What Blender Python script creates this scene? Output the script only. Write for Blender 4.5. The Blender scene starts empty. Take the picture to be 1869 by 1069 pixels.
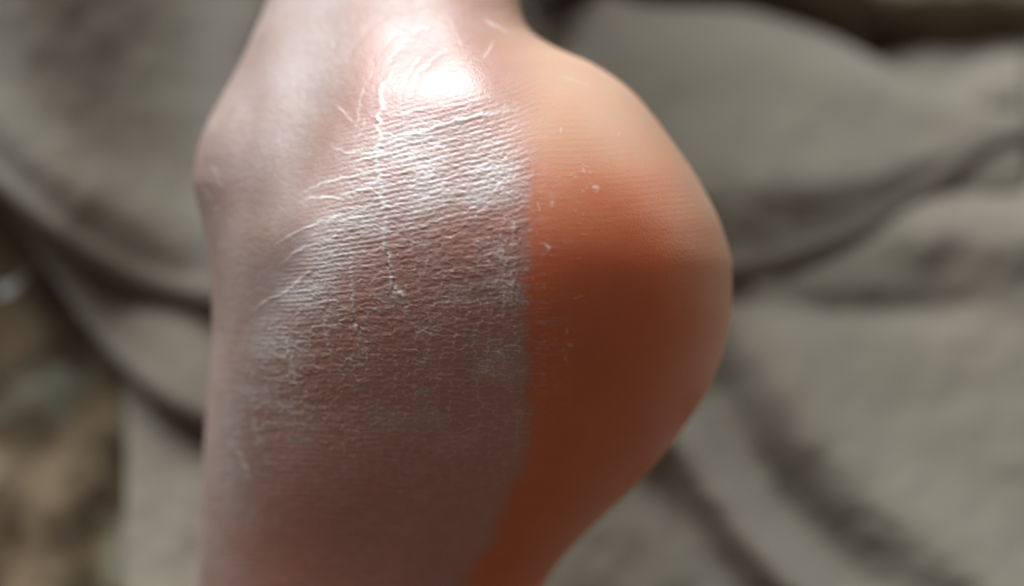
import bpy, math
import numpy as np

# ------------------------------------------------------------------ camera, light, exposure
sc = bpy.context.scene
TAU = math.radians(35.0)              # the lens looks down on the bed at this angle off the vertical
PX = 0.165 / 1869.0                   # metres per photograph pixel at the foot
DIST = 0.24
CEN = np.array([0.0, 0.0, 0.108])      # centre of the foot above the bed
RIGHT = np.array([1.0, 0.0, 0.0])
UP = np.array([0.0, math.cos(TAU), math.sin(TAU)])
BACK = np.array([0.0, -math.sin(TAU), math.cos(TAU)])     # towards the lens
CAM = CEN + BACK * DIST

cd = bpy.data.cameras.new('camera')
cam = bpy.data.objects.new('camera', cd)
sc.collection.objects.link(cam)
cam.location = CAM
cam.rotation_euler = (TAU, 0, 0)
cd.sensor_width = 36.0
cd.lens = 36.0 * DIST / 0.165
cd.clip_start = 0.01
cd.clip_end = 50
cd.dof.use_dof = True
cd.dof.focus_distance = DIST - 0.030
cd.dof.aperture_fstop = 5.6
sc.camera = cam

w = bpy.data.worlds.new('World')
sc.world = w
w.use_nodes = True
w.node_tree.nodes['Background'].inputs[0].default_value = (1.0, 0.88, 0.81, 1)
w.node_tree.nodes['Background'].inputs[1].default_value = 0.125

def area(name, direction, dist, size, power, color, target=CEN):
    d = np.array(direction, float); d /= np.linalg.norm(d)
    wd = RIGHT * d[0] + UP * d[1] + BACK * d[2]
    ld = bpy.data.lights.new(name, 'AREA')
    ld.shape = 'RECTANGLE'; ld.size = size[0]; ld.size_y = size[1]
    ld.energy = power; ld.color = color
    o = bpy.data.objects.new(name, ld); sc.collection.objects.link(o)
    p = target + wd * dist
    o.location = p
    from mathutils import Vector
    o.rotation_euler = Vector(wd).to_track_quat('Z', 'Y').to_euler()
    return o
area('window_light', (-0.31, 0.91, 0.15), 1.5, (1.2, 1.2), 54.0, (0.94, 0.975, 1.0))
area('rim_fill', (0.80, 0.50, -0.38), 1.7, (1.4, 1.4), 6.5, (1.0, 0.93, 0.82))  # added fill that brightens the sole's right rim; no known source there

sc.view_settings.view_transform = 'Standard'
sc.view_settings.look = 'None'
sc.view_settings.exposure = 0.0
sc.view_settings.gamma = 1.0
sc.cycles.use_denoising = True
sc.cycles.max_bounces = 6

rng = np.random.default_rng(7)

# ------------------------------------------------------------------ helpers
def pch(xs, ys, q):
    """monotone cubic through points"""
    xs = np.asarray(xs, float); ys = np.asarray(ys, float); q = np.clip(np.asarray(q, float), xs[0], xs[-1])
    h = np.diff(xs); d = np.diff(ys) / h
    m = np.zeros_like(xs)
    m[0] = d[0]; m[-1] = d[-1]
    for i in range(1, len(xs) - 1):
        if d[i-1] * d[i] > 0:
            w1 = 2*h[i] + h[i-1]; w2 = h[i] + 2*h[i-1]
            m[i] = (w1 + w2) / (w1 / d[i-1] + w2 / d[i])
    i = np.clip(np.searchsorted(xs, q) - 1, 0, len(xs) - 2)
    t = (q - xs[i]) / h[i]
    return ((2*t**3 - 3*t**2 + 1) * ys[i] + (t**3 - 2*t**2 + t) * h[i] * m[i]
            + (-2*t**3 + 3*t**2) * ys[i+1] + (t**3 - t**2) * h[i] * m[i+1])

def sst(a, b, x):
    t = np.clip((x - a) / (b - a), 0, 1)
    return t * t * (3 - 2 * t)

def vnoise(x, y, seed=0):
    r = np.random.default_rng(seed)
    T = r.random((256, 256))
    xi = np.floor(x).astype(int); yi = np.floor(y).astype(int)
    fx = x - xi; fy = y - yi
    fx = fx*fx*fx*(fx*(fx*6-15)+10); fy = fy*fy*fy*(fy*(fy*6-15)+10)
    a = T[xi & 255, yi & 255]; b = T[(xi+1) & 255, yi & 255]
    c = T[xi & 255, (yi+1) & 255]; d = T[(xi+1) & 255, (yi+1) & 255]
    return (a*(1-fx)+b*fx)*(1-fy) + (c*(1-fx)+d*fx)*fy

def fbm(x, y, seed=0, o=4):
    s = 0; a = 0.5; n = 0
    for k in range(o):
        s = s + a * vnoise(x * 2**k + 17*k, y * 2**k + 31*k, seed + k); n += a; a *= 0.5
    return s / n

def worley(x, y, seed=0, jit=0.9):
    """distance to cell border (F2-F1) and a random id per cell"""
    r = np.random.default_rng(seed)
    JX = r.random((256, 256)); JY = r.random((256, 256)); ID = r.random((256, 256))
    xi = np.floor(x).astype(int); yi = np.floor(y).astype(int)
    f1 = np.full(x.shape, 9.0); f2 = np.full(x.shape, 9.0); cid = np.zeros(x.shape)
    for dx in (-1, 0, 1):
        for dy in (-1, 0, 1):
            cx = xi + dx; cy = yi + dy
            px = cx + 0.5 + jit * (JX[cx & 255, cy & 255] - 0.5)
            py = cy + 0.5 + jit * (JY[cx & 255, cy & 255] - 0.5)
            d = np.hypot(px - x, py - y)
            near = d < f1
            f2 = np.where(near, f1, np.minimum(f2, d))
            cid = np.where(near, ID[cx & 255, cy & 255], cid)
            f1 = np.where(near, d, f1)
    return f2 - f1, cid

def ray_point(px, py, z):
    """world point at height z that lies behind photograph position px, py"""
    dx = (px - 934.5) * PX / DIST; dy = -(py - 534.5) * PX / DIST
    d = RIGHT * dx[..., None] + UP * dy[..., None] - BACK
    t = (z - CAM[2]) / d[..., 2]
    return CAM + d * t[..., None]

def grid_object(name, V, mat, parent=None, closed_u=False, caps=False, attrs=None):
    R, C, _ = V.shape
    verts = V.reshape(-1, 3)
    i = np.arange(R - 1)[:, None]
    nc = C if closed_u else C - 1
    j = np.arange(nc)[None, :]
    j2 = (j + 1) % C
    f = np.stack([i*C + j, i*C + j2, (i+1)*C + j2, (i+1)*C + j], -1).reshape(-1, 4).astype(np.int32)
    me = bpy.data.meshes.new(name)
    me.vertices.add(len(verts)); me.vertices.foreach_set('co', verts.astype(np.float32).ravel())
    nf = len(f)
    loops = f.ravel()
    starts = np.arange(nf) * 4
    if caps:
        loops = np.concatenate([loops, np.arange(C)[::-1], (R-1)*C + np.arange(C)]).astype(np.int32)
        starts = np.concatenate([starts, [nf*4, nf*4 + C]])
    me.loops.add(len(loops)); me.loops.foreach_set('vertex_index', loops.astype(np.int32))
    me.polygons.add(len(starts)); me.polygons.foreach_set('loop_start', starts.astype(np.int32))
    me.update(calc_edges=True)
    me.polygons.foreach_set('use_smooth', np.ones(len(starts), bool))
    for k, a in (attrs or {}).items():
        at = me.attributes.new(k, 'FLOAT', 'POINT')
        at.data.foreach_set('value', a.astype(np.float32).ravel())
    me.validate()
    o = bpy.data.objects.new(name, me); sc.collection.objects.link(o)
    o.data.materials.append(mat)
    if parent: o.parent = parent
    return o

def tag(o, label, cat):
    o['label'] = label; o['category'] = cat
    return o

# ------------------------------------------------------------------ materials
def new_mat(name):
    m = bpy.data.materials.new(name); m.use_nodes = True
    nt = m.node_tree
    return m, nt, nt.nodes['Principled BSDF']

def N(nt, kind, **kw):
    n = nt.nodes.new(kind)
    for k, v in kw.items(): setattr(n, k, v)
    return n

def mixc(nt, fac, a, b):
    n = N(nt, 'ShaderNodeMix', data_type='RGBA')
    for s, v in ((n.inputs[0], fac), (n.inputs[6], a), (n.inputs[7], b)):
        if hasattr(v, 'is_linked'): nt.links.new(v, s)
        else: s.default_value = v if not isinstance(v, tuple) else (*v, 1)
    return n.outputs[2]

def mapr(nt, v, a, b, c, d):
    n = N(nt, 'ShaderNodeMapRange')
    nt.links.new(v, n.inputs[0])
    for k, q in enumerate((a, b, c, d)): n.inputs[k+1].default_value = q
    return n.outputs[0]

def noise(nt, scale, detail=3, rough=0.5):
    tc = N(nt, 'ShaderNodeTexCoord'); n = N(nt, 'ShaderNodeTexNoise')
    nt.links.new(tc.outputs['Object'], n.inputs['Vector'])
    n.inputs['Scale'].default_value = scale; n.inputs['Detail'].default_value = detail
    n.inputs['Roughness'].default_value = rough
    return n.outputs[0]

def skin_material():
    m, nt, b = new_mat('dry_skin')
    def attr(k):
        a = N(nt, 'ShaderNodeAttribute'); a.attribute_name = k; return a.outputs['Fac']
    scale, sole, veil, fold, soft = attr('scale'), attr('sole'), attr('veil'), attr('fold'), attr('soft')
    blot = noise(nt, 110, 4, 0.6)
    bf = mapr(nt, blot, 0.35, 0.65, 0, 1)
    side = mixc(nt, bf, (0.55, 0.20, 0.155), (0.50, 0.20, 0.148))
    solec = mixc(nt, bf, (0.72, 0.170, 0.052), (0.75, 0.195, 0.062))
    solec = mixc(nt, attr('peach'), solec, (0.67, 0.445, 0.315))
    col = mixc(nt, sole, side, solec)
    col = mixc(nt, mapr(nt, soft, 0, 1, 0, 0.9), col, mixc(nt, mapr(nt, noise(nt, 75, 4, 0.6), 0.42, 0.62, 0, 1), (0.35, 0.282, 0.258), (0.295, 0.222, 0.182)))
    col = mixc(nt, veil, col, (0.58, 0.365, 0.32))
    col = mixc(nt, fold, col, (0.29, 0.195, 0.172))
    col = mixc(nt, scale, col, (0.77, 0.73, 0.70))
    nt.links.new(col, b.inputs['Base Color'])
    fine = noise(nt, 900, 3, 0.6)
    r = mapr(nt, fine, 0.3, 0.7, 0.32, 0.44)
    add = N(nt, 'ShaderNodeMath', operation='MULTIPLY_ADD')
    nt.links.new(attr('matte'), add.inputs[0]); add.inputs[1].default_value = 0.14; nt.links.new(r, add.inputs[2])
    ad2 = N(nt, 'ShaderNodeMath', operation='MULTIPLY_ADD')
    nt.links.new(scale, ad2.inputs[0]); ad2.inputs[1].default_value = 0.22; nt.links.new(add.outputs[0], ad2.inputs[2])
    nt.links.new(ad2.outputs[0], b.inputs['Roughness'])
    b.inputs['Specular IOR Level'].default_value = 0.9
    nt.links.new(mapr(nt, sole, 0, 1, 0.20, 0.9), b.inputs['Subsurface Weight'])
    b.inputs['Subsurface Radius'].default_value = (1.0, 0.22, 0.08)
    b.inputs['Subsurface Scale'].default_value = 0.009
    bp = N(nt, 'ShaderNodeBump'); bp.inputs['Strength'].default_value = 0.2; bp.inputs['Distance'].default_value = 0.0003
    nt.links.new(noise(nt, 2600, 3, 0.6), bp.inputs['Height'])
    nt.links.new(bp.outputs[0], b.inputs['Normal'])
    return m

def fleece_material(name, c1, c2, sheen=0.25):
    m, nt, b = new_mat(name)
    bf = mapr(nt, noise(nt, 14, 4, 0.6), 0.35, 0.65, 0, 1)
    col = mixc(nt, bf, c1, c2)
    nt.links.new(col, b.inputs['Base Color'])
    b.inputs['Roughness'].default_value = 0.95
    b.inputs['Specular IOR Level'].default_value = 0.15
    b.inputs['Sheen Weight'].default_value = sheen
    b.inputs['Sheen Roughness'].default_value = 0.6
    bp = N(nt, 'ShaderNodeBump'); bp.inputs['Strength'].default_value = 0.35; bp.inputs['Distance'].default_value = 0.0015
    nt.links.new(noise(nt, 420, 4, 0.7), bp.inputs['Height'])
    nt.links.new(bp.outputs[0], b.inputs['Normal'])
    return m

def print_material():
    m, nt, b = new_mat('printed_cotton')
    n1 = mapr(nt, noise(nt, 34, 4, 0.6), 0.45, 0.56, 0, 1)
    n2 = mapr(nt, noise(nt, 28, 3, 0.55), 0.57, 0.66, 0, 1)
    col = mixc(nt, n1, (0.06, 0.042, 0.024), (0.165, 0.122, 0.074))
    col = mixc(nt, n2, col, (0.17, 0.172, 0.125))
    nt.links.new(col, b.inputs['Base Color'])
    b.inputs['Roughness'].default_value = 0.9
    b.inputs['Specular IOR Level'].default_value = 0.2
    return m

M_SKIN = skin_material()
M_FLEECE = fleece_material('grey_fleece', (0.198, 0.174, 0.132), (0.176, 0.164, 0.126))
M_BROWN = fleece_material('brown_cloth', (0.185, 0.15, 0.092), (0.155, 0.13, 0.088), 0.05)
M_PRINT = print_material()
M_WHITE = fleece_material('white_cloth', (0.26, 0.26, 0.24), (0.23, 0.23, 0.21), 0.0)

# ------------------------------------------------------------------ the bedding
def sheet(name, mat, parent, pxs, top, bot, height, nu=220, nv=160, lip=(0.012, 0.012), seed=1, wob=0.003, thick=0.006):
    """a cloth between two edge curves (photograph columns pxs, edge rows top/bot), its edges rolled under"""
    u = np.linspace(0, 1, nu); v = np.linspace(0, 1, nv)
    px = pxs[0] + (pxs[-1] - pxs[0]) * u
    ty = pch(*zip(*top), px); by = pch(*zip(*bot), px)
    PXs = np.repeat(px[None, :], nv, 0)
    PYs = ty[None, :] + (by - ty)[None, :] * v[:, None]
    z = height(PXs, PYs, v[:, None] + 0 * PXs)
    z = z + wob * (fbm(PXs/130, PYs/130, seed) - 0.5) * 2
    V = ray_point(PXs, PYs, z)
    rows = [V[k] for k in range(nv)]
    def roll(edge, inner, r):
        n = edge - inner; n[..., 2] = 0
        n /= np.maximum(np.linalg.norm(n, axis=-1, keepdims=True), 1e-6)
        out = []
        for a in np.linspace(0, math.pi, 9)[1:]:
            p = edge + n * (r * math.sin(a)); p[..., 2] = edge[..., 2] - r * (1 - math.cos(a))
            out.append(p)
        p = out[-1] - n * 0.03; p[..., 2] -= 0.004; out.append(p)
        return out
    if lip[0]: rows = roll(V[0], V[3], lip[0])[::-1] + rows
    if lip[1]: rows = rows + roll(V[-1], V[-4], lip[1])
    o = grid_object(name, np.stack(rows)[::-1], mat, parent)
    s = o.modifiers.new('thickness', 'SOLIDIFY'); s.thickness = thick; s.offset = -1
    return o

g = lambda x, c, s: np.exp(-((x - c) / s) ** 2)

# the printed bedspread everything lies on
n = 260
gx, gy = np.meshgrid(np.linspace(-0.7, 0.7, n), np.linspace(-0.55, 0.9, n))
gz = 0.010 * (fbm(gx * 16, gy * 10, 21, 4) - 0.5) * 2 + 0.012 * (1 - 2 * np.abs(fbm(gx * 26 + 9, gy * 15 + 9, 23, 3) - 0.5)) ** 6
gz += 0.010 * np.exp(-((gx + 0.205 - 0.10 * (gy + 0.05)) / 0.010) ** 2) * sst(0.12, 0.0, gy)
gz += 0.012 * np.exp(-((gx + 0.255 - 0.05 * np.sin(gy * 30)) / 0.008) ** 2) * sst(0.08, -0.02, gy)
gz += 0.012 * g(gy, 0.015 - 0.45 * (gx + 0.24), 0.012) * sst(-0.16, -0.2, gx)
spread = tag(grid_object('bedspread', np.stack([gx, gy, gz], -1), M_PRINT),
    'crumpled brown and sage printed bedspread showing at the lower left under the grey blanket', 'bedspread')
spread.modifiers.new('thickness', 'SOLIDIFY').thickness = 0.003

# grey fleece blanket, in the folds one can see
blanket = bpy.data.objects.new('fleece_blanket', None); sc.collection.objects.link(blanket)
tag(blanket, 'plush grey fleece blanket lying in soft folds all around the foot', 'blanket')

def h_lower(X, Y, v):
    z = 0.024 - 0.010 * sst(800, 420, X)
    # ridge and valleys that run down to the right
    def line(x0, y0, x1, y1): 
        dx, dy = x1 - x0, y1 - y0; L = math.hypot(dx, dy)
        return ((X - x0) * dy - (Y - y0) * dx) / L, ((X - x0) * dx + (Y - y0) * dy) / L
    d, t = line(1290, 690, 1535, 1000)
    d = d + 40 * np.sin(t / 160)
    z = z - 0.0085 * g(d, 0, 62) * sst(-120, 40, t) * sst(620, 250, t)
    z = z + 0.008 * g(d, 140, 90) * sst(-200, 100, t)
    d, t = line(1190, 870, 1350, 1069)
    z = z - 0.0045 * g(d, 0, 50) * sst(-80, 40, t)
    z = z + 0.008 * g(d, 75, 50)
    d, t = line(1340, 545, 1760, 565)
    d = d + 12 * np.sin(t / 120)
    z = z - 0.0022 * g(d, 0, 30) * sst(560, 300, t)
    z = z + 0.004 * g(d, 110, 90)
    d, t = line(1700, 330, 2000, 325)
    z = z + 0.005 * g(Y, 400, 70) * sst(1450, 1750, X)
    z = z - 0.003 * sst(360, 320, Y)
    return z
sheet('fold', M_FLEECE, blanket, (230, 2300), [(230, 640), (320, 640), (900, 600), (1300, 330), (1500, 300), (2300, 300)],
      [(230, 1700), (2300, 1700)], h_lower, nu=320, nv=260, lip=(0, 0), seed=31, wob=0.002)

def h_upper_right(X, Y, v):
    z = 0.033 + 0.008 * np.sin(np.clip(v, 0, 1) * math.pi) * sst(1860, 1400, X)
    z = z + sst(1860, 1450, X) * (0.004 * g(v, 0.12, 0.2) + 0.002 * g(v, 0.75, 0.15))
    z = z - 0.030 * g(X, 1020, 60) * sst(0.55, 0.1, v)
    return z
sheet('fold', M_FLEECE, blanket, (930, 1875),
      [(930, -80), (1060, -45), (1110, -4), (1200, 18), (1330, 22), (1450, 50), (1520, 76), (1600, 116), (1680, 160), (1750, 190), (1810, 206), (1875, 214)],
      [(930, 560), (1200, 492), (1340, 468), (1450, 441), (1550, 406), (1620, 370), (1700, 318), (1760, 280), (1810, 247), (1875, 222)],
      h_upper_right, lip=(0.004, 0.004), seed=33, wob=0.0015)

def h_far_right(X, Y, v):
    return 0.021 + 0.010 * np.sin(np.clip(v, 0, 1) * math.pi) - 0.016 * v
sheet('fold', M_FLEECE, blanket, (1560, 2300), [(1560, 150), (1640, 108), (1720, 84), (1869, 70), (2300, 60)],
      [(1560, 420), (2300, 430)], h_far_right, lip=(0.008, 0.0), seed=35)

def h_upper_left(X, Y, v):
    z = 0.042 + 0.062 * np.clip(1.05 - v, 0, 1) ** 1.1
    z = z - 0.008 * g(X, 300, 150) + 0.006 * g(X, 30, 150) + 0.006 * sst(330, 470, X)
    z = z + 0.003 * g(v, 0.92, 0.08)
    return z
sheet('fold', M_FLEECE, blanket, (-500, 620), [(-500, -500), (620, -500)],
      [(-500, -60), (-250, 90), (-100, 215), (0, 300), (60, 352), (130, 405), (200, 450), (270, 484), (330, 500), (420, 508), (620, 480)],
      h_upper_left, lip=(0, 0.004), seed=37, wob=0.001)

def h_left_strip(X, Y, v):
    return 0.027 + 0.003 * np.sin(np.clip(v, 0, 1) * math.pi)
sheet('fold', M_FLEECE, blanket, (-500, 620), [(-500, -150), (-100, 120), (0, 200), (200, 380), (620, 440)],
      [(-500, -60), (-250, 60), (-100, 190), (0, 325), (40, 382), (100, 472), (170, 570), (230, 640), (290, 690), (340, 715), (420, 740), (620, 760)],
      h_left_strip, lip=(0, 0.004), seed=39, wob=0.001)

sheet('fold', M_FLEECE, blanket, (380, 1420), [(380, -500), (1000, -500), (1200, 60), (1420, 120)],
      [(380, 760), (1000, 720), (1420, 420)], lambda X, Y, v: 0.019 + 0 * X, lip=(0, 0), seed=45, wob=0.001, thick=0.004)

# brown cloth in the far corner
brown = bpy.data.objects.new('brown_cloth', None); sc.collection.objects.link(brown)
tag(brown, 'dark brown cloth bunched in the far top right corner behind the grey blanket', 'cloth')
def h_b1(X, Y, v): return 0.040 - 0.028 * sst(0.65, 1.0, v) + 0.006 * g(X, 1450, 160) - 0.005 * g(X, 1610 + 0.2 * Y, 14)
sheet('fold', M_BROWN, brown, (1000, 1790), [(1000, -450), (1790, -450)],
      [(1000, 60), (1300, 80), (1560, 150), (1610, 100), (1680, 68), (1750, 22), (1790, -20)], h_b1, lip=(0, 0.006), seed=41)
def h_b2(X, Y, v): return 0.034 - 0.03 * sst(0.6, 0.95, v) + 0.004 * g(Y, 20, 80)
sheet('fold', M_BROWN, brown, (1580, 2300), [(1580, -450), (2300, -450)],
      [(1580, 210), (2300, 210)], h_b2, lip=(0, 0), seed=43)

# ------------------------------------------------------------------ skin relief, drawn over the foot's own surface
TX0, TX1, TY0, TY1 = 300, 1400, -40, 1110
xx, yy = np.meshgrid(np.arange(TX0, TX1, 1.0), np.arange(TY0, TY1, 1.0))
wx = (fbm(xx/90, yy/90, 51) - 0.5) * 2; wy = (fbm(xx/90, yy/90, 57) - 0.5) * 2

# ridge direction: climbs to the right high on the heel, level lower down, arched on the sole
slope = pch([0, 150, 300, 450, 600, 750, 1100], [0.42, 0.36, 0.26, 0.17, 0.05, -0.02, -0.06], yy)
arch = 0.00022 * np.maximum(xx - 960, 0) ** 2
phi = (yy + slope * (np.minimum(xx, 980) - 960) + 0.18 * np.maximum(960 - xx, 0) * 0 + arch + 6 * wy) / 11.0
ridge = 0.5 - 0.5 * np.cos(2 * math.pi * phi)
BOUND = [(-60, 860), (30, 905), (150, 928), (230, 945), (340, 963), (430, 967), (540, 960), (640, 968), (760, 971), (850, 952), (980, 898), (1069, 850), (1200, 780)]
bx = pch(*zip(*BOUND), yy)
side_d = bx + 12 * wx + 22 * (fbm(xx/70, phi * 0.8, 59, 2) - 0.5) + 5 * (fbm(xx/14, yy/9, 58) - 0.5) - xx                      # > 0 on the dry side of the heel's edge
bw = pch([-50, 120, 250, 400, 1200], [150, 120, 55, 18, 26], yy)
sole = sst(1, -1, side_d / bw)
peach = np.clip(sst(520, 140, yy + 40 * wy) + 0.65 * sst(1180, 1340, xx) * sst(800, 500, yy), 0, 1)

cellw = 23
c1, id1 = worley(xx / cellw + 2.0 * wx * 0.25, phi, 61, 0.75)
line = sst(0.15, 0.02, c1)
c2, id2 = worley(xx / 9.0, phi * 1.6 + 0.4 * wx, 63, 1.0)
line2 = sst(0.22, 0.04, c2)
patch = fbm(xx / 60, yy / 45, 67)
grit = fbm(xx / 4.5, yy / 3.0, 71, 3)

# where the heel is dry and scaly
dry = sst(-0.8, 1.4, side_d / bw * 1.0) * sst(500, 640, xx + 0.45 * (yy - 450) + 25 * wx)
dry = dry * sst(90, 290, yy + 0.18 * (xx - 900) + 20 * wy)
core = dry * (sst(900, 670, yy + 0.10 * (xx - 750) + 45 * wy))
lower = dry * (1 - core)
nearb = g(side_d, 25, 45)

hmap = np.zeros_like(xx); scale = np.zeros_like(xx); fold = np.zeros_like(xx)
brk = sst(0.38, 0.60, fbm(xx / 16, yy / 7, 73, 3))
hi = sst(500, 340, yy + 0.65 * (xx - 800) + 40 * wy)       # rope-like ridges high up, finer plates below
hmap += core * ((0.45 + 0.45 * hi) * (ridge - 0.5) + (1.5 - 0.8 * hi) * line * (0.2 + 0.8 * brk) + 0.8 * line2 * patch + (1.3 + 1.1 * hi) * (grit - 0.5) + 1.0 * (id1 - 0.5))
scale += core * hi * (0.34 + 0.32 * ridge * patch * 2)  # dry scale, whitened along the lit diagonal: mostly light put into the colour
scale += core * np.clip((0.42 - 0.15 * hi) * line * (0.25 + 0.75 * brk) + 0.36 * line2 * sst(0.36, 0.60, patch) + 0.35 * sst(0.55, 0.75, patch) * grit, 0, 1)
lowgrit = 0.5 * fbm(xx / 14, yy / 3.6, 75, 3) + 0.5 * fbm(xx / 22, yy / 16, 76, 3)
hmap += lower * (0.4 * (ridge - 0.5) + 1.0 * (lowgrit - 0.5) + 0.3 * line)
scale += lower * 0.17 * sst(0.45, 0.75, lowgrit) * (0.35 + 0.65 * sst(1000, 640, yy)) + lower * 0.34 * line * brk * sst(1050, 700, yy)
# plantar side: fine clean ridges that fade downwards, short white ticks by the edge
sr = sole * sst(740, 330, yy) * sst(1300, 1150, xx)
hmap += sole * (0.22 * (ridge - 0.5) * sst(0.3, 0.65, fbm(xx / 70, yy / 25, 95)) * (0.25 + 0.75 * sst(560, 300, yy)))
tick = sst(0.60, 0.74, fbm(xx / 26, yy / 2.6, 77, 2)) * g(side_d, -28, 34) * sole
scale += 0.22 * tick * sst(300, 420, yy) * sst(800, 640, yy)
scale += 0.20 * sole * line * brk * g(side_d, -15, 38) * sst(260, 330, yy) * sst(820, 680, yy)
fl = sst(0.80, 0.90, vnoise(xx / 7, yy / 4, 79)) * sst(0.62, 0.74, vnoise(xx / 38, yy / 30, 80)) * sole * sst(1180, 1040, xx) * sst(720, 620, yy) * sst(180, 260, yy)
scale += 0.2 * fl; hmap += 0.6 * fl
# soft skin towards the ankle
soft = sst(-0.8, 1.4, side_d / bw * 1.0) * (1 - dry)
sc1, _ = worley(xx / 17 + 0.5 * wx, yy / 21 + 0.5 * wy, 81, 1.0)
sc2, _ = worley(xx / 6, yy / 6, 83, 1.0)
hmap += soft * (-0.28 * sst(0.16, 0.0, sc1) + 0.5 * (fbm(xx / 9, yy / 9, 85, 3) - 0.5))
scale += soft * 0.16 * sst(0.14, 0.0, sc2) * sst(0.4, 0.6, patch)

def stroke(pts, wid, dh=0.0, ds=0.0, df=0.0, jit=3.0, seed=1, fade=0.25):
    """a wrinkle, crack or flaky line along pts: changes height, whiteness and redness of the skin near it"""
    global hmap, scale, fold
    pts = np.array(pts, float)
    seg = np.hypot(*np.diff(pts, axis=0).T); cum = np.r_[0, np.cumsum(seg)]; L = cum[-1]
    m = max(int(L / 2.0), 4); s = np.linspace(0, L, m)
    X = pch(cum, pts[:, 0], s); Y = pch(cum, pts[:, 1], s)
    r = np.random.default_rng(seed)
    X = X + jit * (vnoise(s / 9, 0 * s + seed, seed) - 0.5) * 2; Y = Y + jit * (vnoise(s / 9, 0 * s + seed + 9, seed + 5) - 0.5) * 2
    W = wid * (0.55 + 0.9 * vnoise(s / 12, 0 * s + 3, seed + 2))
    A = np.minimum(1, np.minimum(s, L - s) / max(fade * L, 1)) * (0.6 + 0.8 * vnoise(s / 10, 0 * s + 7, seed + 3))
    R = int(wid * 4 + 3)
    acc = {}
    best = np.zeros_like(xx)
    for k in range(m):
        i0 = int(Y[k] - TY0) - R; j0 = int(X[k] - TX0) - R
        i1, j1 = i0 + 2*R + 1, j0 + 2*R + 1
        i0, j0 = max(i0, 0), max(j0, 0)
        if i1 <= i0 or j1 <= j0: continue
        sx = xx[i0:i1, j0:j1]; sy = yy[i0:i1, j0:j1]
        if sx.size == 0: continue
        v = A[k] * np.exp(-((sx - X[k])**2 + (sy - Y[k])**2) / (W[k]**2))
        np.maximum(best[i0:i1, j0:j1], v, out=best[i0:i1, j0:j1])
    hmap += dh * best; scale += 0.8 * ds * best; fold += df * best

# white flaky seams
MAIN = [(716, 118), (700, 155), (694, 205), (692, 270), (690, 310), (696, 350), (701, 400), (705, 450), (712, 490), (722, 532), (742, 565), (764, 605), (800, 660)]
stroke(MAIN[:11], 3.8, 1.4, 0.72, 0, 6, 101, 0.12)
stroke(MAIN[8:], 6, 1.0, 0.35, 0, 4, 102, 0.4)
stroke([(640, 430), (641, 480), (645, 540), (648, 585), (656, 615), (670, 650)], 3.5, 1.4, 0.5, 0, 3, 103)
stroke([(928, 390), (937, 430), (935, 480), (937, 520), (934, 560)], 3.5, 1.3, 0.40, 0, 3, 104)
stroke([(948, 200), (915, 206), (870, 212), (820, 224), (770, 242), (735, 252), (695, 270)], 3.0, 1.6, 0.95, 0, 2, 105)
stroke([(735, 276), (700, 284), (665, 291), (640, 300)], 2.4, 1.0, 0.77, 0, 2, 106)
stroke([(600, 260), (612, 271), (640, 279), (690, 282)], 2.2, 0.9, 0.70, 0, 2, 107)
stroke([(545, 356), (575, 340), (615, 328), (660, 318), (690, 309)], 2.2, 0.9, 0.77, 0, 2, 108)
stroke([(540, 372), (575, 361), (610, 362), (650, 350), (695, 336)], 2.4, 1.0, 0.84, 0, 2, 109)
stroke([(496, 450), (540, 424), (590, 404), (640, 388), (700, 372)], 2.2, 0.9, 0.70, 0, 2, 110)
stroke([(455, 575), (490, 548), (535, 524), (560, 500), (600, 480)], 2.4, 0.9, 0.77, 0, 2, 111)
stroke([(510, 480), (550, 455), (600, 436), (640, 428)], 2.0, 0.8, 0.63, 0, 2, 112)
stroke([(518, 600), (527, 640), (536, 680), (546, 722)], 3.0, 0.9, 0.5, 0, 2, 113)
stroke([(463, 760), (468, 790), (476, 820)], 3, 0.8, 0.4, 0, 2, 114)
stroke([(436, 820), (446, 850), (460, 885)], 3, 0.8, 0.4, 0, 2, 115)
stroke([(590, 590), (598, 620), (606, 660)], 3, 0.9, 0.4, 0, 2, 116)
stroke([(605, 186), (625, 205), (652, 232)], 2, 0.7, 0.45, 0, 2, 117)
stroke([(640, 265), (650, 232), (655, 190), (668, 150), (684, 110)], 2, 0.7, 0.35, 0, 2, 118)
stroke([(676, 204), (710, 210), (735, 211), (760, 203), (800, 196), (870, 184), (930, 170)], 2, 0.8, 0.5, 0, 2, 119)
stroke([(668, 214), (660, 240), (648, 262)], 2, 0.6, 0.35, 0, 2, 120)
stroke([(880, 32), (905, 47), (930, 62)], 2.2, 0.6, 0.45, 0, 2, 121)
stroke([(900, 75), (890, 95), (880, 112)], 2.2, 0.6, 0.4, 0, 2, 122)
stroke([(1020, 140), (1045, 146), (1080, 158)], 1.6, 0.5, 0.35, 0, 1, 123)
for k, (x, y) in enumerate([(1088, 345), (1000, 455), (1037, 605), (1038, 630), (1033, 650), (985, 380), (1065, 312), (1010, 372), (1025, 240), (1130, 245)]):
    stroke([(x - 3, y - 7), (x + 2, y), (x - 1, y + 6)], 2.6 if k < 2 else 1.6, 1.3, 0.7, 0, 4, 130 + k)
stroke([(386, 300), (396, 325), (408, 352)], 3.0, 1.0, 0.15, 0, 2, 145)
stroke([(372, 330), (384, 352), (396, 380)], 4.0, -1.5, 0, 0.3, 2, 146)
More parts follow.
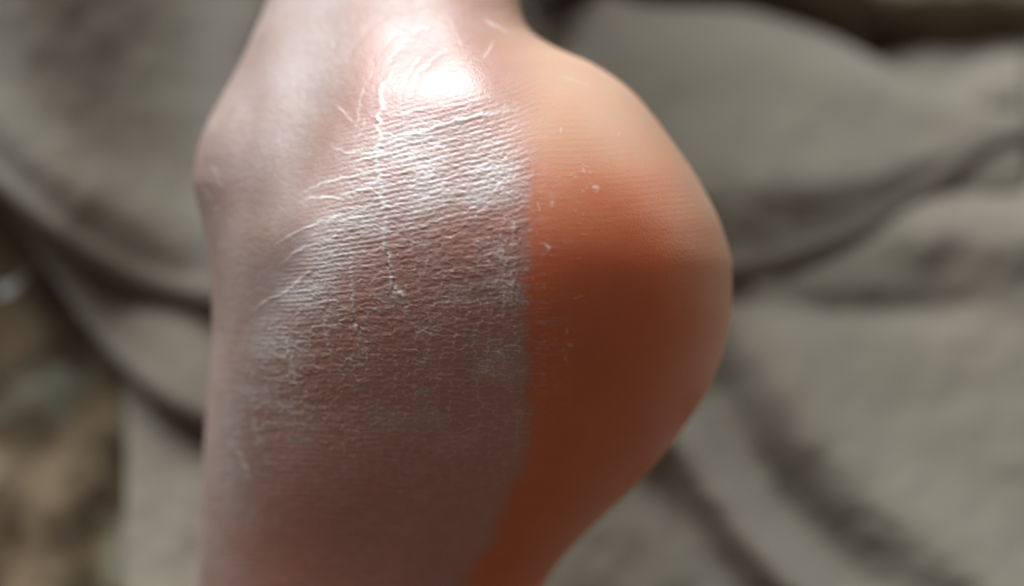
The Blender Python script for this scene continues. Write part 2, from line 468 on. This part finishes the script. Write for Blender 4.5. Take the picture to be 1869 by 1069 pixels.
# folds that bend round the back of the heel
for k in range(7):
    rad = 110 + 36 * k + rng.uniform(-15, 15)
    a0, a1 = rng.uniform(-0.25, 0.15), rng.uniform(1.1, 1.6)
    stroke([(905 - rad * math.cos(a), 195 - 0.80 * rad * math.sin(a)) for a in np.linspace(a0, a1, 7)], 3.0 + 2.5 * rng.random(), -0.75 * rng.uniform(0.5, 1.0), 0.0, 0.02, 5.0, 150 + k, 0.4)
# deep cracks
stroke([(699, 448), (707, 466), (709, 482), (717, 505), (721, 537)], 1.7, -3.8, -0.5, 0.7, 2, 171, 0.1)
stroke([(643, 560), (646, 580), (656, 598), (664, 612)], 1.6, -3.2, -0.4, 0.6, 2, 172, 0.2)
stroke([(931, 445), (936, 480), (936, 515)], 1.3, -1.6, -0.3, 0.4, 2, 173, 0.2)
stroke([(722, 535), (734, 537), (742, 548)], 5, 2.4, 0.6, 0, 2, 174, 0.3)
for k in range(26):                                        # short splits across the ridges
    x = rng.uniform(700, 940); y = rng.uniform(250, 470)
    stroke([(x, y - 5), (x + rng.uniform(-3, 5), y), (x + rng.uniform(-2, 8), y + 7)], 1.2, -1.3, -0.2, 0.25, 2, 200 + k, 0.3)
for k in range(16):                                        # faint slanting seams under the main crack
    x = rng.uniform(560, 930); y = rng.uniform(480, 640)
    stroke([(x, y), (x + 8, y + 25), (x + 22, y + 55)], 3.0, 0.5, 0.14, 0, 4, 240 + k, 0.35)

veil = sst(-0.6, 1.0, side_d / bw) * sst(20, 160, yy + 0.2 * (xx - 900)) * (0.15 + 0.16 * core + 0.10 * fbm(xx / 24, yy / 10, 91))
veil = veil + 0.10 * nearb * sst(-0.6, 1.0, side_d / bw)
mattemap = np.maximum(sst(700, 560, xx + 0.25 * (yy - 200) + 30 * wx), 1.2 * sst(62, 10, yy + 0.1 * (xx - 800))) - 0.4 * np.exp(-((xx - 815) / 120) ** 2 - ((yy - 118) / 75) ** 2)
softmap = np.maximum(sst(760, 560, xx + 0.25 * (yy - 200) + 30 * wx), 0.85 * sst(260, 60, yy + 0.25 * (900 - xx)) * sst(-1, 1, side_d / bw))
veil = veil * (1 - 0.75 * softmap)
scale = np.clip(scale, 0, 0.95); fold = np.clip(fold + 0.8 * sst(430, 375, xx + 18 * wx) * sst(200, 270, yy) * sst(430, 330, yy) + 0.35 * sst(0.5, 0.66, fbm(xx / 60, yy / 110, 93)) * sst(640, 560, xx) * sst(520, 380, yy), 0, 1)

# ------------------------------------------------------------------ the foot
def foot():
    ys = np.r_[np.arange(-2600, -40, 20.0), np.arange(-40, 1110, 1.75), np.arange(1110, 2300, 15.0)]
    L = [(-2600, -300), (-1500, 100), (-600, 430), (-200, 520), (0, 487), (60, 463), (120, 435), (180, 402), (240, 371), (290, 357), (330, 353), (360, 358), (400, 368), (440, 376), (480, 381), (600, 388), (700, 381), (800, 373), (900, 368), (1069, 360), (1500, 370), (2000, 470), (2200, 560), (2285, 700)]
    Rr = [(-2600, 750), (-1500, 900), (-600, 940), (-400, 945), (-200, 946), (0, 948), (40, 958), (62, 976), (85, 1012), (115, 1080), (165, 1152), (210, 1192), (250, 1222), (340, 1282), (420, 1320), (490, 1337), (560, 1336), (640, 1321), (720, 1287), (800, 1233), (885, 1163), (960, 1082), (1020, 1026), (1069, 992), (1200, 945), (1500, 960), (2000, 1000), (2200, 900), (2285, 760)]
    Aa = [(-2600, 220), (-1500, 500), (-600, 690), (0, 745), (100, 800), (200, 860), (330, 900), (500, 920), (700, 880), (900, 760), (1069, 690), (1500, 660), (2285, 730)]
    Df = [(-2600, 450), (-600, 260), (-100, 235), (0, 250), (60, 290), (120, 335), (200, 375), (300, 398), (430, 410), (600, 400), (800, 360), (1069, 310), (1500, 260), (2000, 200), (2285, 30)]
    Za = [(-2600, -2700), (-1500, -1600), (-600, -560), (-100, -200), (0, -140), (100, -75), (200, -25), (330, 0), (450, 5), (600, -25), (800, -105), (1069, -235), (1500, -330), (2285, -180)]
    xl = pch(*zip(*L), ys)[:, None]; xr = pch(*zip(*Rr), ys)[:, None]; xa = pch(*zip(*Aa), ys)[:, None]
    df = pch(*zip(*Df), ys)[:, None]; za = pch(*zip(*Za), ys)[:, None]
    kern = np.exp(-(np.arange(-110, 111) / 52.0) ** 2); kern /= kern.sum()
    m1 = (ys >= -40) & (ys < 1110)
    for arr in (df, za, xa):
        arr[m1, 0] = np.convolve(np.pad(arr[m1, 0], 110, mode='reflect', reflect_type='odd'), kern, 'valid')
    Y = ys[:, None]
    th = np.linspace(0, math.pi, 640)[None, :]
    s = -np.cos(th)
    xs = xl.copy()
    k = np.ones(261) / 261
    m0 = (ys > -40) & (ys < 1110)
    xs[m0, 0] = np.convolve(np.pad(xl[m0, 0], 130, mode='reflect', reflect_type='odd'), k, 'valid')
    xle = xs + (xl - xs) * sst(0.86, 1.0, -s)
    X = np.where(s < 0, xa + (xa - xle) * s, xa + (xr - xa) * s)
    p = np.where(s < 0, pch([-600, 250, 500, 750, 1100, 2000], [2.1, 2.2, 2.3, 2.6, 2.8, 2.4], ys)[:, None], 2.0)
    f = np.maximum(1 - np.abs(s) ** p, 0) ** (1 / p)
    tilt = 70.0
    zb = za + tilt * s
    Z = zb + df * f
    e = sst(0.05, 0.45, f)
    G = lambda cx, cy, sx, sy, rot=0: np.exp(-((((X - cx) * math.cos(rot) + (Y - cy) * math.sin(rot)) / sx) ** 2 + ((-(X - cx) * math.sin(rot) + (Y - cy) * math.cos(rot)) / sy) ** 2))
    Z = Z + e * (-40 * G(565, 215, 75, 190, 0.15) + 12 * G(430, 265, 60, 85) + 30 * G(835, 140, 130, 85, -0.2)
                 + 8 * G(700, 40, 60, 160, 0.2) - 18 * G(905, 32, 60, 26, 0.4) + 10 * G(520, 420, 90, 60, -0.5) )
    Z = Z + e * 5 * (fbm(X / 170, Y / 170, 11, 2) - 0.5)
    # back of the foot, out of sight but closed
    tb = np.linspace(0, math.pi, 62)[None, 1:-1]
    sb = np.cos(tb)
    Xb = np.where(sb < 0, xa + (xa - xl) * sb, xa + (xr - xa) * sb)
    db = pch([-2600, -600, 0, 400, 1069, 2000, 2285], [450, 260, 260, 330, 280, 180, 30], ys)[:, None]
    Zb = za + tilt * sb - db * np.sin(tb)
    XX = np.concatenate([X, Xb], 1); ZZ = np.concatenate([Z, Zb], 1); YY = np.repeat(Y, XX.shape[1], 1)
    def place(XX, YY, ZZ):
        k = (DIST - ZZ * PX) / DIST
        return np.stack([(XX - 934.5) * PX * k, -(YY - 534.5) * PX * k, ZZ * PX], -1)
    P = place(XX, YY, ZZ)
    du = np.roll(P, -1, 1) - np.roll(P, 1, 1)
    dv = np.gradient(P, axis=0)
    nrm = np.cross(dv, du); nrm /= np.maximum(np.linalg.norm(nrm, axis=-1, keepdims=True), 1e-12)
    if nrm[len(ys)//2, 320, 2] < 0: nrm = -nrm
    def samp(a, out=0.0):
        fx = np.clip(X - TX0, 0, a.shape[1] - 1.001); fy = np.clip(YY[:, :640] - TY0, 0, a.shape[0] - 1.001)
        i = fy.astype(int); j = fx.astype(int); fy = fy - i; fx = fx - j
        r = a[i, j]*(1-fy)*(1-fx) + a[i+1, j]*fy*(1-fx) + a[i, j+1]*(1-fy)*fx + a[i+1, j+1]*fy*fx
        return np.concatenate([r, np.full(Xb.shape, out)], 1)
    edge = np.concatenate([e + 0 * X, 0 * Xb], 1)
    h = samp(hmap) * (0.15 + 0.85 * edge)
    inside = sst(TY0, TY0 + 30, YY) * sst(TY1 - 2, TY1 - 38, YY)
    P = P + nrm * (h * inside * PX * 0.9)[..., None]
    so = samp(sole); so[:, 640:] = 0.5
    Wd = CEN + P[..., 0:1] * RIGHT + P[..., 1:2] * UP + P[..., 2:3] * BACK
    o = grid_object('bare_foot', Wd, M_SKIN, None, closed_u=True, caps=True,
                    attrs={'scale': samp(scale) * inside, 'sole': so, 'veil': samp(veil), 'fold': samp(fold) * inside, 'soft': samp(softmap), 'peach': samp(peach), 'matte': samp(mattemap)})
    tag(o, 'bare foot seen at the heel, dry flaky pale skin meeting smooth orange sole skin', 'foot')
    return o
ft = foot()

# small white tag on the bedspread
tx, ty = np.meshgrid(np.linspace(0, 1, 12), np.linspace(0, 1, 6))
tp = ray_point(-12 + 66 * tx + 4 * ty, 545 - 30 * tx - 22 * ty + 6 * np.sin(3 * tx), 0.022 + 0.004 * np.sin(3 * tx) + 0 * ty)
t = grid_object('cloth_tag', tp, M_WHITE, spread)
t.modifiers.new('thickness', 'SOLIDIFY').thickness = 0.001
